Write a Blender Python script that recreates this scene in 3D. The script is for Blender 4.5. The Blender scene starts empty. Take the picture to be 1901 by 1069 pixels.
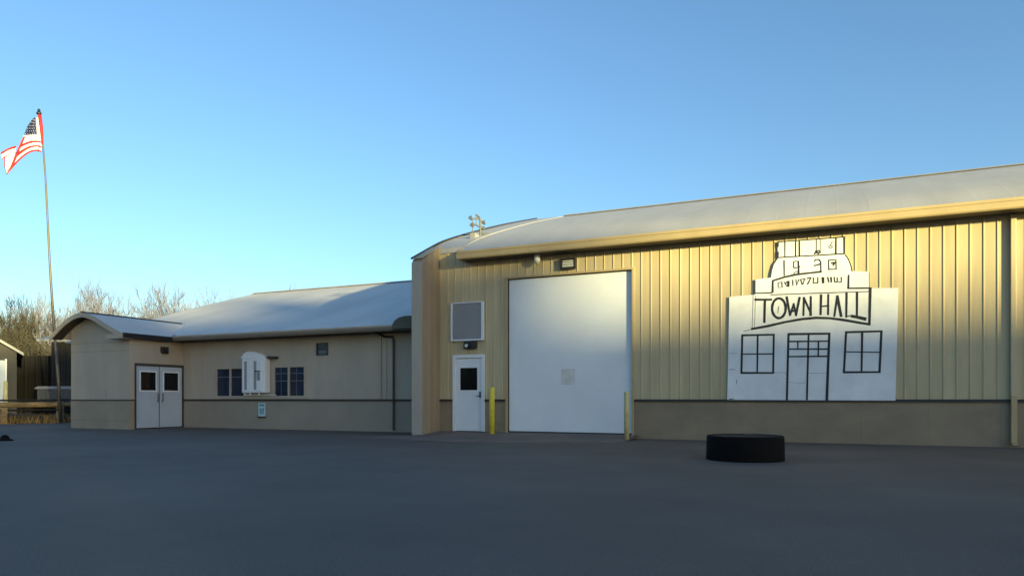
import bpy, bmesh, math, random
from math import radians as R, sin, cos, pi
from mathutils import Vector, Matrix

S = bpy.context.scene
COL = S.collection

# ------------------------------------------------------------------ camera, sky, sun, exposure
FPX, CXP, HOR, CAMH, YAW = 1300.0, 950.5, 740.0, 0.95, R(24)
cam = bpy.data.cameras.new('camera')
cam_ob = bpy.data.objects.new('camera', cam)
COL.objects.link(cam_ob)
cam_ob.location = (0, 0, CAMH)
cam_ob.rotation_euler = (R(90), 0, YAW)
cam.sensor_width = 36
cam.lens = 36 * FPX / 1901
cam.shift_y = (HOR - 534.5) / 1901
cam.clip_end = 3000
S.camera = cam_ob

SUN_AZ, SUN_EL = R(60), R(5.2)          # azimuth from the wall normal (-Y) towards +X
sdir = Vector((sin(SUN_AZ) * cos(SUN_EL), -cos(SUN_AZ) * cos(SUN_EL), sin(SUN_EL)))
world = bpy.data.worlds.new('World')
S.world = world
world.use_nodes = True
wn = world.node_tree
bg = wn.nodes['Background']
sky = wn.nodes.new('ShaderNodeTexSky')
sky.sky_type = 'NISHITA'
sky.sun_disc = False
sky.sun_elevation = SUN_EL
sky.sun_rotation = math.atan2(sdir.x, sdir.y)
sky.air_density = 1.0
sky.dust_density = 0.7
sky.ozone_density = 2.9
bg.inputs['Strength'].default_value = 0.15
wn.links.new(sky.outputs[0], bg.inputs['Color'])

sun = bpy.data.lights.new('sun', 'SUN')
sun.energy = 5.0
sun.angle = R(1.15)
sun.color = (1.0, 0.85, 0.38)
sun_ob = bpy.data.objects.new('sun', sun)
COL.objects.link(sun_ob)
sun_ob.rotation_euler = sdir.to_track_quat('Z', 'Y').to_euler()
sun_ob.location = (60, -40, 40)

S.view_settings.view_transform = 'Standard'
S.view_settings.look = 'None'
S.view_settings.exposure = 1.5
S.view_settings.gamma = 1.0

# ------------------------------------------------------------------ materials
def mat(name, col, rough=0.6, metal=0.0, var=0.12, scale=3.0, stretch=(1, 1, 1), bump=0.0, bscale=60.0,
        col2=None, spec=0.5, fine=0.0):
    m = bpy.data.materials.new(name)
    m.use_nodes = True
    nt = m.node_tree
    b = nt.nodes['Principled BSDF']
    b.inputs['Roughness'].default_value = rough
    b.inputs['Metallic'].default_value = metal
    b.inputs['Specular IOR Level'].default_value = spec
    tc = nt.nodes.new('ShaderNodeTexCoord')
    mp = nt.nodes.new('ShaderNodeMapping')
    mp.inputs['Scale'].default_value = stretch
    nt.links.new(tc.outputs['Object'], mp.inputs['Vector'])
    n = nt.nodes.new('ShaderNodeTexNoise')
    n.inputs['Scale'].default_value = scale
    n.inputs['Detail'].default_value = 6
    n.inputs['Roughness'].default_value = 0.6
    nt.links.new(mp.outputs[0], n.inputs['Vector'])
    rp = nt.nodes.new('ShaderNodeValToRGB')
    c2 = col2 or tuple(max(0, c * (1 - var * 1.6)) for c in col)
    c1 = tuple(min(1, c * (1 + var * .6)) for c in col) if not col2 else col
    rp.color_ramp.elements[0].position = 0.32
    rp.color_ramp.elements[0].color = (*c2, 1)
    rp.color_ramp.elements[1].position = 0.68
    rp.color_ramp.elements[1].color = (*c1, 1)
    nt.links.new(n.outputs['Fac'], rp.inputs['Fac'])
    out = rp.outputs['Color']
    if fine:
        n2 = nt.nodes.new('ShaderNodeTexNoise')
        n2.inputs['Scale'].default_value = bscale
        n2.inputs['Detail'].default_value = 3
        nt.links.new(tc.outputs['Object'], n2.inputs['Vector'])
        mr = nt.nodes.new('ShaderNodeMapRange')
        mr.inputs['From Min'].default_value = .3
        mr.inputs['From Max'].default_value = .7
        mr.inputs['To Min'].default_value = 1 - fine
        mr.inputs['To Max'].default_value = 1 + fine
        nt.links.new(n2.outputs['Fac'], mr.inputs['Value'])
        mx = nt.nodes.new('ShaderNodeVectorMath')
        mx.operation = 'SCALE'
        nt.links.new(out, mx.inputs[0])
        nt.links.new(mr.outputs[0], mx.inputs['Scale'])
        out = mx.outputs[0]
    nt.links.new(out, b.inputs['Base Color'])
    if bump:
        nb = nt.nodes.new('ShaderNodeTexNoise')
        nb.inputs['Scale'].default_value = bscale
        nb.inputs['Detail'].default_value = 4
        nt.links.new(tc.outputs['Object'], nb.inputs['Vector'])
        bp = nt.nodes.new('ShaderNodeBump')
        bp.inputs['Strength'].default_value = bump
        bp.inputs['Distance'].default_value = 0.02
        nt.links.new(nb.outputs['Fac'], bp.inputs['Height'])
        nt.links.new(bp.outputs[0], b.inputs['Normal'])
    return m

M = dict(
    wtrim=mat('pale_tan_trim', (.37, .325, .255), .45, var=.06, scale=2),
    tan=mat('tan_steel', (.465, .39, .235), .48, var=.10, scale=1.2, stretch=(3, 3, .35), bump=.03, bscale=2.5),
    tan_wing=mat('tan_siding', (.37, .33, .27), .55, var=.08, scale=.8, stretch=(1.6, 1.6, .6), bump=.03, bscale=2.0),
    brown=mat('brown_wainscot', (.245, .19, .125), .5, var=.12, scale=1.4, stretch=(1, 1, 1.5), bump=.03, bscale=2.0),
    trim=mat('tan_trim', (.40, .31, .16), .4, var=.06, scale=2),
    seam=mat('dark_flashing', (.028, .026, .024), .5, var=.1),
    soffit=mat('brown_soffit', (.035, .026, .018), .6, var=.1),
    roof=mat('grey_roof_steel', (.40, .395, .385), .5, var=.07, scale=.5, stretch=(2.5, .5, .5), bump=.02, bscale=1.5),
    roof2=mat('pale_roof_steel', (.50, .485, .455), .5, var=.10, scale=.45, stretch=(1.5, .5, .5), bump=.02, bscale=1.2),
    white=mat('white_paint', (.66, .70, .74), .42, var=.05, scale=1.5, stretch=(1, 1, .5), bump=.015, bscale=3),
    ohdoor=mat('white_door_steel', (.68, .725, .77), .38, var=.05, scale=.7, bump=.02, bscale=1.6),
    board=mat('white_board', (.71, .74, .76), .6, var=.09, scale=1.6, stretch=(1, 1, 1), fine=.04, bscale=40),
    paint=mat('black_paint', (.012, .013, .016), .55, var=.3, scale=8),
    faint=mat('faint_pencil', (.20, .20, .20), .7, var=.3, scale=12),
    glass=mat('window_glass', (.016, .030, .062), .06, var=.3, scale=1.5, spec=.3),
    darkglass=mat('dark_glass', (.005, .007, .010), .08, var=.2, spec=.2),
    blind=mat('grey_blind', (.10, .12, .15), .5, var=.1),
    black=mat('black_metal', (.014, .014, .016), .5, var=.2),
    bronze=mat('dark_bronze', (.03, .025, .02), .45, var=.2),
    steel=mat('galvanised_steel', (.13, .14, .15), .5, metal=.2, var=.15, scale=12),
    greypanel=mat('grey_panel', (.23, .24, .255), .5, var=.06, scale=2),
    yellow=mat('yellow_paint', (.62, .56, .05), .45, var=.12, scale=7, fine=.08, bscale=30),
    cream=mat('faded_yellow_paint', (.55, .50, .24), .5, var=.15, scale=7, fine=.08, bscale=30),
    rubber=mat('black_rubber', (.004, .004, .0045), .85, var=.25, scale=9, bump=.08, bscale=25, spec=.15),
    soil=mat('dark_soil', (.010, .009, .008), .95, var=.4, scale=14, bump=.8, bscale=18),
    asphalt=mat('asphalt', (.14, .112, .092), .80, var=.17, scale=.35, bump=.5, bscale=70, fine=.24, spec=.35),
    apron=mat('apron_asphalt', (.205, .155, .13), .85, var=.18, scale=.9, bump=.4, bscale=80, fine=.18, spec=.3),
    crack=mat('crack_sealer', (.022, .022, .024), .6, var=.2, scale=6),
    dirt=mat('dry_ground', (.12, .095, .055), .95, var=.35, scale=.5, bump=.6, bscale=8, fine=.2),
    grass=mat('dry_grass', (.34, .22, .08), .9, var=.45, scale=1.2),
    bark=mat('grey_bark', (.11, .105, .12), .9, var=.3, scale=6),
    twig=mat('pale_twigs', (.15, .15, .20), .9, var=.3, scale=.8),
    olive=mat('olive_leaves', (.055, .06, .032), .8, var=.45, scale=.9),
    brush=mat('brown_brush', (.075, .066, .052), .9, var=.45, scale=.7),
    log=mat('weathered_wood', (.26, .185, .10), .85, var=.35, scale=2, stretch=(3, 1, 3), fine=.2, bscale=30),
    darkwood=mat('dark_boards', (.011, .010, .009), .8, var=.3, scale=3, stretch=(4, 4, .4)),
    shed=mat('shed_siding', (.04, .038, .036), .7, var=.15, scale=2),
    shade_tinted_door=mat('pale_door_shade_tint', (.50, .58, .66), .5, var=.05),  # blue in this colour stands for the skylit shade on the door
    teal=mat('teal_ink', (.06, .22, .30), .5, var=.2, scale=15),
    paleteal=mat('pale_teal_board', (.42, .58, .62), .5, var=.1),
    red=mat('flag_red', (.42, .012, .018), .75, var=.12, scale=3),
    flagwhite=mat('flag_white', (.78, .78, .78), .75, var=.05),
    navy=mat('flag_navy', (.010, .018, .085), .75, var=.15),
    pole=mat('flagpole_metal', (.10, .085, .075), .45, metal=.3, var=.15),
    lampglass=mat('lamp_lens', (.55, .55, .50), .25, var=.1),
    mesh_=mat('grey_mesh', (.09, .09, .09), .7, var=.4, scale=20),
    stone=mat('dark_stone', (.05, .045, .04), .95, var=.4, scale=5, bump=.6, bscale=9),
    brick=mat('caster_wall', (.07, .065, .06), .8, var=.15),
)

# ------------------------------------------------------------------ mesh helpers
class MB:
    def __init__(s):
        s.v = []; s.f = []; s.mi = []; s.mats = []
    def mat(s, m):
        if m not in s.mats: s.mats.append(m)
        return s.mats.index(m)
    def add(s, vs, fs, mi=0):
        o = len(s.v)
        s.v += [tuple(p) for p in vs]
        s.f += [[o + i for i in f] for f in fs]
        s.mi += [mi] * len(fs)
        return s
    def box(s, x0, x1, y0, y1, z0, z1, mi=0):
        vs = [(x, y, z) for z in (z0, z1) for y in (y0, y1) for x in (x0, x1)]
        return s.add(vs, [(0, 2, 3, 1), (4, 5, 7, 6), (0, 1, 5, 4), (2, 6, 7, 3), (0, 4, 6, 2), (1, 3, 7, 5)], mi)
    def prism(s, poly, d, mi=0):
        """closed polygon (3-D points) extruded by vector d"""
        n = len(poly)
        a = [Vector(p) for p in poly]; b = [p + Vector(d) for p in a]
        return s.add(a + b, [list(range(n))[::-1], list(range(n, 2 * n))] + [(i, (i + 1) % n, n + (i + 1) % n, n + i) for i in range(n)], mi)
    def tube(s, pts, rad, n=8, mi=0, cap=True):
        pts = [Vector(p) for p in pts]
        rad = rad if isinstance(rad, (list, tuple)) else [rad] * len(pts)
        vs = []; fs = []
        for i, p in enumerate(pts):
            t = (pts[min(i + 1, len(pts) - 1)] - pts[max(i - 1, 0)]).normalized()
            u = t.cross(Vector((0, 0, 1)) if abs(t.z) < .9 else Vector((1, 0, 0))).normalized()
            w = t.cross(u)
            for k in range(n):
                a = 2 * pi * k / n
                vs.append(p + (u * cos(a) + w * sin(a)) * rad[i])
        for i in range(len(pts) - 1):
            for k in range(n):
                fs.append((i * n + k, i * n + (k + 1) % n, (i + 1) * n + (k + 1) % n, (i + 1) * n + k))
        if cap:
            fs.append(list(range(n))[::-1]); fs.append([(len(pts) - 1) * n + k for k in range(n)])
        return s.add(vs, fs, mi)
    def lathe(s, c, prof, n=32, mi=0):
        """profile of (r, z) turned about the vertical through c"""
        vs = []; fs = []
        for r, z in prof:
            for k in range(n):
                a = 2 * pi * k / n
                vs.append((c[0] + r * cos(a), c[1] + r * sin(a), c[2] + z))
        for i in range(len(prof) - 1):
            for k in range(n):
                fs.append((i * n + k, i * n + (k + 1) % n, (i + 1) * n + (k + 1) % n, (i + 1) * n + k))
        fs.append(list(range(n))[::-1]); fs.append([(len(prof) - 1) * n + k for k in range(n)])
        return s.add(vs, fs, mi)
    def build(s, name, m=None, parent=None, origin=(0, 0, 0), smooth=False, bevel=0):
        root = parent
        while root is not None and root.parent is not None: root = root.parent
        off = Vector(root.location) if root is not None else Vector(origin)
        me = bpy.data.meshes.new(name)
        me.from_pydata([tuple(Vector(p) - off) for p in s.v], [], s.f)
        for mm in ([m] if m else []) + s.mats: me.materials.append(mm)
        for p, i in zip(me.polygons, s.mi):
            p.material_index = i
            p.use_smooth = smooth
        bm = bmesh.new(); bm.from_mesh(me)
        bmesh.ops.recalc_face_normals(bm, faces=bm.faces)
        bm.to_mesh(me); bm.free()
        o = bpy.data.objects.new(name, me)
        COL.objects.link(o)
        if parent is not None: o.parent = parent
        else: o.location = off
        if bevel:
            b = o.modifiers.new('bevel', 'BEVEL'); b.width = bevel; b.segments = 2; b.limit_method = 'ANGLE'
        if smooth == 'auto':
            pass
        return o

def tag(o, label=None, cat=None, group=None, kind=None):
    if label: o['label'] = label
    if cat: o['category'] = cat
    if group: o['group'] = group
    if kind: o['kind'] = kind
    return o

def thing(name, loc, label, cat, group=None):
    o = bpy.data.objects.new(name, None)
    COL.objects.link(o)
    o.location = loc
    o.empty_display_size = .2
    return tag(o, label, cat, group)

def box_part(name, m, parent, *dims, bevel=0, label=None):
    o = MB().box(*dims).build(name, m, parent, bevel=bevel)
    if label: o['label'] = label
    return o

def ribbed(mb, O, U, V, N, lu, lv, phase=0., pitch=.229, rw=.034, rt=.018, rd=.014, thick=.04, minor=0.0, mi=0):
    """ribbed steel sheet: origin O, ribs run along V, repeated along U, standing out along N"""
    O, U, V, N = map(Vector, (O, U, V, N))
    prof = [(0, 0)]
    k = math.floor(phase / pitch) - 1
    while True:
        c = k * pitch - phase
        for cc, w, t, d in ((c, rw, rt, rd),) + (((c + pitch / 3, .03, .018, minor), (c + 2 * pitch / 3, .03, .018, minor)) if minor else ()):
            pts = [(cc - w / 2, 0), (cc - t / 2, d), (cc + t / 2, d), (cc + w / 2, 0)]
            if pts[0][0] > 0.002 and pts[-1][0] < lu - 0.002: prof += pts
        k += 1
        if k * pitch - phase > lu + pitch: break
    prof.append((lu, 0))
    n = len(prof)
    vs = []
    for v in (0, lv):
        for u, d in prof: vs.append(O + U * u + N * d + V * v)
    for v in (0, lv):
        for u, d in prof: vs.append(O + U * u - N * thick + V * v)
    fs = []
    for i in range(n - 1):
        fs.append((i, i + 1, n + i + 1, n + i))
        fs.append((2 * n + i, 3 * n + i, 3 * n + i + 1, 2 * n + i + 1))
        fs.append((i, 2 * n + i, 2 * n + i + 1, i + 1))
        fs.append((n + i, n + i + 1, 3 * n + i + 1, 3 * n + i))
    fs.append((0, n, 3 * n, 2 * n)); fs.append((n - 1, 3 * n - 1, 4 * n - 1, 2 * n - 1))
    mb.add(vs, fs, mi)
    return mb

def ray(px, py):
    """direction of a point of the photograph, for tracing outlines on a known wall"""
    X = (px - CXP) / FPX
    return Vector((X * cos(YAW) - sin(YAW), X * sin(YAW) + cos(YAW), (HOR - py) / FPX))
def on_wall(px, py, y):
    r = ray(px, py); t = y / r.y
    return (r.x * t, CAMH + r.z * t)
def at_depth(px, py, d):
    r = ray(px, py)
    return Vector((0, 0, CAMH)) + r * d

# ------------------------------------------------------------------ ground
def sheet(name, x0, x1, y0, y1, z, m, nx=1, ny=1):
    vs = [(x0 + (x1 - x0) * i / nx, y0 + (y1 - y0) * j / ny, z) for j in range(ny + 1) for i in range(nx + 1)]
    fs = [(j * (nx + 1) + i, j * (nx + 1) + i + 1, (j + 1) * (nx + 1) + i + 1, (j + 1) * (nx + 1) + i) for j in range(ny) for i in range(nx)]
    o = MB().add(vs, fs).build(name, m)
    return tag(o, kind='structure')

sheet('ground', -900, 900, -900, 900, -.03, M['dirt'])
lot = MB(); lot.box(-28.2, 70, -70, 17.2, -.2, 0.0)
tag(lot.build('asphalt_lot', M['asphalt']), kind='structure')
ap = MB()
random.seed(3)
edge = [(-9.46, 16.56), (-9.46, 15.5), (-10.4, 14.9), (-10.9, 14.3), (-9.6, 13.7), (-7.6, 13.5), (-5.9, 13.9), (-4.7, 14.5), (-4.0, 15.1), (-4.05, 16.56)]
pts = []
for (xa, ya), (xb, yb) in zip(edge, edge[1:]):
    for k in range(6): pts.append((xa + (xb - xa) * k / 6 + random.uniform(-.05, .05), ya + (yb - ya) * k / 6 + (random.uniform(-.05, .05) if ya < 16 else 0)))
pts.append(edge[-1])
def apz(x, y): return .004 + .085 * max(0, min(1, (y - 15.0) / 1.5)) ** 1.3
rows = 14
for i in range(len(pts) // 2):
    a, b, c, d = pts[i], pts[i + 1], pts[-2 - i], pts[-1 - i]
    if i + 1 > len(pts) - 2 - i: break
    for r_ in range(rows):
        t0_, t1_ = r_ / rows, (r_ + 1) / rows
        q = [(a, d, t0_), (b, c, t0_), (b, c, t1_), (a, d, t1_)]
        ap.add([(p_[0] + (q_[0] - p_[0]) * t_, p_[1] + (q_[1] - p_[1]) * t_, apz(0, p_[1] + (q_[1] - p_[1]) * t_)) for p_, q_, t_ in q], [(0, 1, 2, 3)])
tag(ap.build('asphalt_apron', M['apron']), kind='structure')

# ------------------------------------------------------------------ main hall
YM = 16.5
XL, XR = -9.47, 16.0
hall = thing('town_hall_building', (-4, YM, 0), 'tall tan ribbed steel hall with grey roof, big white overhead door and wide eave', 'building')
OH = (-7.47, -4.20, .085, 4.04)
PD = (-9.02, -8.17, .09, 2.07)
WZ = .93
up = MB(); lowr = MB()
def seg(x0, x1, z0, z1):
    if z0 < WZ - .01:
        ribbed(lowr, (x0, YM, z0), (1, 0, 0), (0, 0, 1), (0, -1, 0), x1 - x0, min(z1, WZ - .03) - z0, phase=x0 + 20, pitch=1.22, rw=.02, rd=.003, rt=.012)
    if z1 > WZ:
        a = max(z0, WZ)
        ribbed(up, (x0, YM, a), (1, 0, 0), (0, 0, 1), (0, -1, 0), x1 - x0, z1 - a, phase=x0 + 20)
ZT = 4.66
seg(XL, PD[0] - .05, 0, ZT); seg(PD[0] - .05, PD[1] + .05, PD[3] + .05, ZT); seg(PD[1] + .05, OH[0] - .05, 0, ZT)
seg(OH[0] - .05, OH[1] + .05, OH[3] + .05, ZT); seg(OH[1] + .05, XR, 0, ZT)
# wall strip above eave level at the left end, up to the parapet flashing
ribbed(up, (XL, YM, ZT), (1, 0, 0), (0, 0, 1), (0, -1, 0), .82, .33, phase=XL + 20)
up.build('front_wall', M['tan'], hall)
lowr.build('wainscot', M['brown'], hall)
fl = MB()
for x0, x1 in ((XL, PD[0] - .06), (PD[1] + .06, OH[0] - .07), (OH[1] + .07, XR)):
    fl.prism([(x0, YM - .050, WZ - .02), (x0, YM - .050, WZ - .045), (x0, YM + .02, WZ - .045), (x0, YM + .02, WZ + .01), (x0, YM - .028, WZ + .01)], (x1 - x0, 0, 0))
fl.build('wainscot_flashing', M['seam'], hall)
# ends, back
prof = [(15.98, 4.735), (17.2, 5.33), (19.3, 6.08), (21.5, 6.80), (24.2, 7.62)]
def roof_z(y):
    p = prof
    for (a, za), (b, zb) in zip(p, p[1:]):
        if y <= b: return za + (zb - za) * (y - a) / (b - a)
    return p[-1][1]
for nm, x0, x1 in (('end_wall', XL - .30, XL), ('end_wall', XR - .05, XR + .25)):
    ys = [16.56, 17.1, 19.3, 21.5, 24.2]
    poly = [(x0, 16.56, 0)] + [(x0, y, roof_z(y) - .06) for y in ys] + [(x0, 28.5, 6.2), (x0, 32.4, 4.6), (x0, 32.4, 0)]
    MB().prism(poly, (x1 - x0, 0, 0)).build(nm, M['tan'], hall)
MB().box(XL, XR - .05, 32.2, 32.4, 0, 4.6).build('back_wall', M['tan'], hall)
# roof
RX0 = -8.66
def roof_sheet(mb, x0, x1, pts, lift=0, thick=.06, rd=.0008, pitch=.61):
    for (ya, za), (yb, zb) in zip(pts, pts[1:]):
        V = Vector((0, yb - ya, zb - za)); L = V.length; V.normalize()
        N = Vector((0, -V.z, V.y)) if V.y > 0 else Vector((0, -V.z, V.y))
        ribbed(mb, (x0, ya, za + lift), (1, 0, 0), V, N, x1 - x0, L, phase=x0 + 40, rw=.05, rt=.02, rd=rd, thick=thick, pitch=pitch)
def curve(pts, n=4):
    """smooth curve through the profile points"""
    out = []
    P = [Vector((*p, 0)) for p in pts]
    for i in range(len(P) - 1):
        p0, p1, p2, p3 = P[max(i - 1, 0)], P[i], P[i + 1], P[min(i + 2, len(P) - 1)]
        for k in range(n):
            t = k / n
            q = .5 * (2 * p1 + (p2 - p0) * t + (2 * p0 - 5 * p1 + 4 * p2 - p3) * t * t + (-p0 + 3 * p1 - 3 * p2 + p3) * t ** 3)
            out.append((q.x, q.y))
    out.append(pts[-1])
    return out
rf = MB()
cp = curve(prof)
roof_sheet(rf, RX0, XR + .4, cp)
roof_sheet(rf, RX0, XR + .4, [(24.2, 7.62), (28.5, 6.26), (32.8, 4.6)])
roof = rf.build('roof', M['roof'], hall)
rc = MB(); rc.prism([(RX0, 24.0, 7.60), (RX0, 24.2, 7.68), (RX0, 24.4, 7.60), (RX0, 24.2, 7.58)], (XR + .4 - RX0, 0, 0))
rc.build('ridge_cap', M['roof'], roof)
# parapet strip between gable fin and main roof
pp = MB()
ycp = [(y, z) for y, z in curve(prof, 6) if y >= 16.5]
ycp = [(16.465, roof_z(16.465))] + ycp
for (ya, za), (yb, zb) in zip(ycp, ycp[1:]):
    pp.prism([(XL - .32, ya, za + .012), (XL - .32, yb, zb + .012), (XL - .32, yb, zb - .12), (XL - .32, ya, za - .12)], (RX0 - XL + .31, 0, 0))
pp.build('parapet_strip', M['roof'], hall)
# fin wall at the left corner
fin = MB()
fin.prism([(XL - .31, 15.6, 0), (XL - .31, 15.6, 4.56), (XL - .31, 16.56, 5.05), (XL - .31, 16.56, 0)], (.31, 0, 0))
fin.build('corner_fin', mat('fin_steel_shaded', (.28, .23, .165), .5, var=.1, scale=1.2, stretch=(3, 3, .35)), hall, bevel=.01)  # darker than the hall steel: shade on the fin is put into its colour
fl = MB()
for a in (15.9, 16.2): fl.box(XL, XL + .012, a, a + .02, 0, 4.62 + .5 * (a - 15.6))
fl.build('fin_seam', M['trim'], hall)
cap = MB()
cpts = [(15.56, 4.57)] + [(16.5, 5.03)] + [(y, z + .02) for y, z in ycp[1:]]
for (ya, za), (yb, zb) in zip(cpts, cpts[1:]):
    cap.prism([(XL - .34, ya, za), (XL - .34, yb, zb), (XL - .34, yb, zb + .045), (XL - .34, ya, za + .045)], (.07, 0, 0))
cap.build('coping', M['seam'], hall)
MB().prism([(XL - .265, 15.57, 4.575), (XL - .265, 16.5, 5.035), (XL - .265, 16.5, 5.06), (XL - .265, 15.57, 4.60)], (.275, 0, 0)).build('fin_cap', M['trim'], hall)
MB().box(XL - .33, XL - .02, 15.585, 15.6, .02, 4.5).build('fin_corner_trim', M['tan_wing'], hall, bevel=.004)
# eave: gutter, soffit
g = MB()
g.prism([(RX0, 15.93, 4.54), (RX0, 15.91, 4.565), (RX0, 15.91, 4.72), (RX0, 15.93, 4.735), (RX0, 15.98, 4.735), (RX0, 15.98, 4.54)], (XR + .4 - RX0, 0, 0))
gut = g.build('gutter', M['trim'], hall)
MB().box(RX0 + .01, XR + .4, 15.895, 15.908, 4.685, 4.742).build('gutter_lip', M['trim'], gut)
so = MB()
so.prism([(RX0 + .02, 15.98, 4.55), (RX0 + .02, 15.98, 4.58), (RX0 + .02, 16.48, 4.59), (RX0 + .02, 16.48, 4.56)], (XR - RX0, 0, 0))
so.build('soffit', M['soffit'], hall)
e = MB(); e.prism([(RX0 - .012, 15.93, 4.545), (RX0 - .012, 15.93, 4.74), (RX0 - .012, 16.49, 5.00), (RX0 - .012, 16.49, 4.56)], (.03, 0, 0))
e.build('eave_end', M['trim'], hall)
# overhead door
od = MB()
n = 6
for i in range(n):
    z0 = OH[2] + (OH[3] - OH[2]) * i / n; z1 = OH[2] + (OH[3] - OH[2]) * (i + 1) / n
    od.box(OH[0], OH[1], YM + .055, YM + .10, z0 + .0025, z1 - .0025)
door = od.build('overhead_door', M['ohdoor'], hall)
MB().box(OH[0], OH[1], YM + .06, YM + .09, OH[2], OH[3]).build('door_backing', M['white'], door)
MB().box(-6.02, -5.66, YM + .051, YM + .0545, 1.30, 1.70).build('worn_patch', mat('scuffed_white', (.60, .60, .59), .6, var=.08, scale=6), door)
fr = MB()
fr.box(OH[0] - .05, OH[0] - .004, YM - .035, YM + .11, .0, OH[3] + .05)
fr.box(OH[1] + .004, OH[1] + .05, YM - .035, YM + .11, .0, OH[3] + .05)
fr.box(OH[0] - .004, OH[1] + .004, YM - .035, YM + .11, OH[3] + .004, OH[3] + .05)
fr.build('door_frame', M['trim'], door)
sl = MB(); sl.box(OH[0] - .003, OH[0] + .02, YM + .03, YM + .054, OH[2], OH[3]); sl.box(OH[0] + .02, OH[1], YM + .03, YM + .054, OH[3] - .02, OH[3] + .003)
sl.box(OH[0] + .02, OH[1], YM + .03, YM + .054, OH[2], OH[2] + .035)
sl.build('weather_seal', M['seam'], door)
# personnel door
pd = MB().box(PD[0] + .045, PD[1] - .045, YM - .005, YM + .04, PD[2] + .01, PD[3] - .045).build('door', M['white'], hall, bevel=.004)
f = MB()
f.box(PD[0] - .05, PD[0] + .04, YM - .045, YM + .06, .085, PD[3] + .05); f.box(PD[1] - .04, PD[1] + .05, YM - .045, YM + .06, .085, PD[3] + .05)
f.box(PD[0] + .04, PD[1] - .04, YM - .045, YM + .06, PD[3] - .04, PD[3] + .05)
f.build('door_frame', M['white'], pd, bevel=.004)
wx0, wx1, wz0, wz1 = -8.85, -8.34, 1.18, 1.77
w = MB(); w.box(wx0, wx1, YM - .012, YM - .006, wz0, wz1)
dw = w.build('door_window', M['darkglass'], pd)
f = MB()
f.box(wx0 - .03, wx0, YM - .02, YM - .005, wz0 - .03, wz1 + .03); f.box(wx1, wx1 + .03, YM - .02, YM - .005, wz0 - .03, wz1 + .03)
f.box(wx0, wx1, YM - .02, YM - .005, wz0 - .03, wz0); f.box(wx0, wx1, YM - .02, YM - .005, wz1, wz1 + .03)
f.build('window_frame', M['white'], pd)
h = MB(); h.box(-8.295, -8.235, YM - .014, YM - .0055, .98, 1.14); h.tube([(-8.265, YM - .014, 1.03), (-8.265, YM - .055, 1.03)], .014, 10); h.tube([(-8.265, YM - .055, 1.03), (-8.36, YM - .06, 1.03)], .011, 8)
h.build('door_handle', M['steel'], pd)
MB().box(PD[0] - .05, PD[1] + .05, YM - .10, YM + .05, .02, .095).build('door_sill', M['seam'], pd)
# right downspout
ds = MB(); ds.box(3.33, 3.42, YM - .085, YM - .02, 1.0, 4.54)
dsp = ds.build('downspout', M['tan'], hall, bevel=.008)
lp = MB(); lp.box(3.335, 3.43, YM - .10, YM - .02, .10, .995); lp.prism([(3.335, YM - .10, .10), (3.335, YM - .02, .10), (3.335, YM - .16, .03), (3.335, YM - .24, .05)], (.095, 0, 0))
lp.build('downspout_boot', M['trim'], dsp)

# ------------------------------------------------------------------ low wing
YW = 17.0
WX0, WX1 = -24.6, XL - .33
wing = thing('low_wing_building', (-17, YW, 0), 'low tan wing with pale grey roof, two dark paired windows and gabled entry porch', 'building')
ul = MB(); ll = MB()
ZE = 2.84
def wseg(x0, x1, z0, z1):
    if z0 < WZ: ribbed(ll, (x0, YW, z0), (1, 0, 0), (0, 0, 1), (0, -1, 0), x1 - x0, min(z1, WZ - .03) - z0, phase=x0 + 40, pitch=1.22, rw=.02, rt=.012, rd=.004)
    if z1 > WZ:
        a = max(WZ, z0); ribbed(ul, (x0, YW, a), (1, 0, 0), (0, 0, 1), (0, -1, 0), x1 - x0, z1 - a, phase=x0 + 40, pitch=.61, rw=.02, rt=.012, rd=.005)
W1 = (-18.17, -16.86, 1.0, 1.96); W2 = (-15.73, -14.48, 1.0, 1.97); W3 = (-14.06, -13.62, 2.26, 2.64)
xs = [WX0, W1[0], W1[1], W2[0], W2[1], W3[0], W3[1], WX1]
wseg(WX0, W1[0], 0, ZE)
for a in (W1, W2, W3): wseg(a[0], a[1], 0, a[2]); wseg(a[0], a[1], a[3], ZE)
wseg(W1[1], W2[0], 0, ZE); wseg(W2[1], W3[0], 0, ZE); wseg(W3[1], WX1, 0, ZE)
ul.build('front_wall', M['tan_wing'], wing)
ll.build('wainscot', mat('wing_wainscot', (.26, .23, .185), .55, var=.08, scale=.9), wing)
fl = MB(); fl.prism([(-19.6, YW - .045, WZ - .02), (-19.6, YW - .045, WZ - .045), (-19.6, YW + .02, WZ - .045), (-19.6, YW + .02, WZ + .01), (-19.6, YW - .02, WZ + .01)], (WX1 + 19.6, 0, 0))
fl.build('wainscot_flashing', M['seam'], wing)
sill = MB(); sill.box(-18.25, -14.4, YW - .05, YW - .008, WZ + .012, WZ + .062)
sill.build('window_ledge', M['wtrim'], wing, bevel=.006)
def wz(y): return 3.0 + .326 * (y - 16.4)
for x0, x1 in ((WX0, WX0 + .15), (WX1 - .3, WX1 - .15)):
    MB().prism([(x0, 17.06, 0), (x0, 17.06, wz(17.06) - .08), (x0, 25.4, wz(25.4) - .08), (x0, 33.8, 3.1), (x0, 33.8, 0)], (x1 - x0, 0, 0)).build('end_wall', M['tan_wing'], wing)
MB().box(WX0 + .15, WX1 - .3, 33.6, 33.8, 0, 3.1).build('back_wall', M['tan_wing'], wing)
rw = MB()
wpts = [(16.35, wz(16.35)), (19, wz(19) + .03), (22, wz(22) + .05), (25.4, wz(25.4))]
roof_sheet(rw, WX0 - .1, WX1, wpts, rd=.003, pitch=.61)
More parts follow.
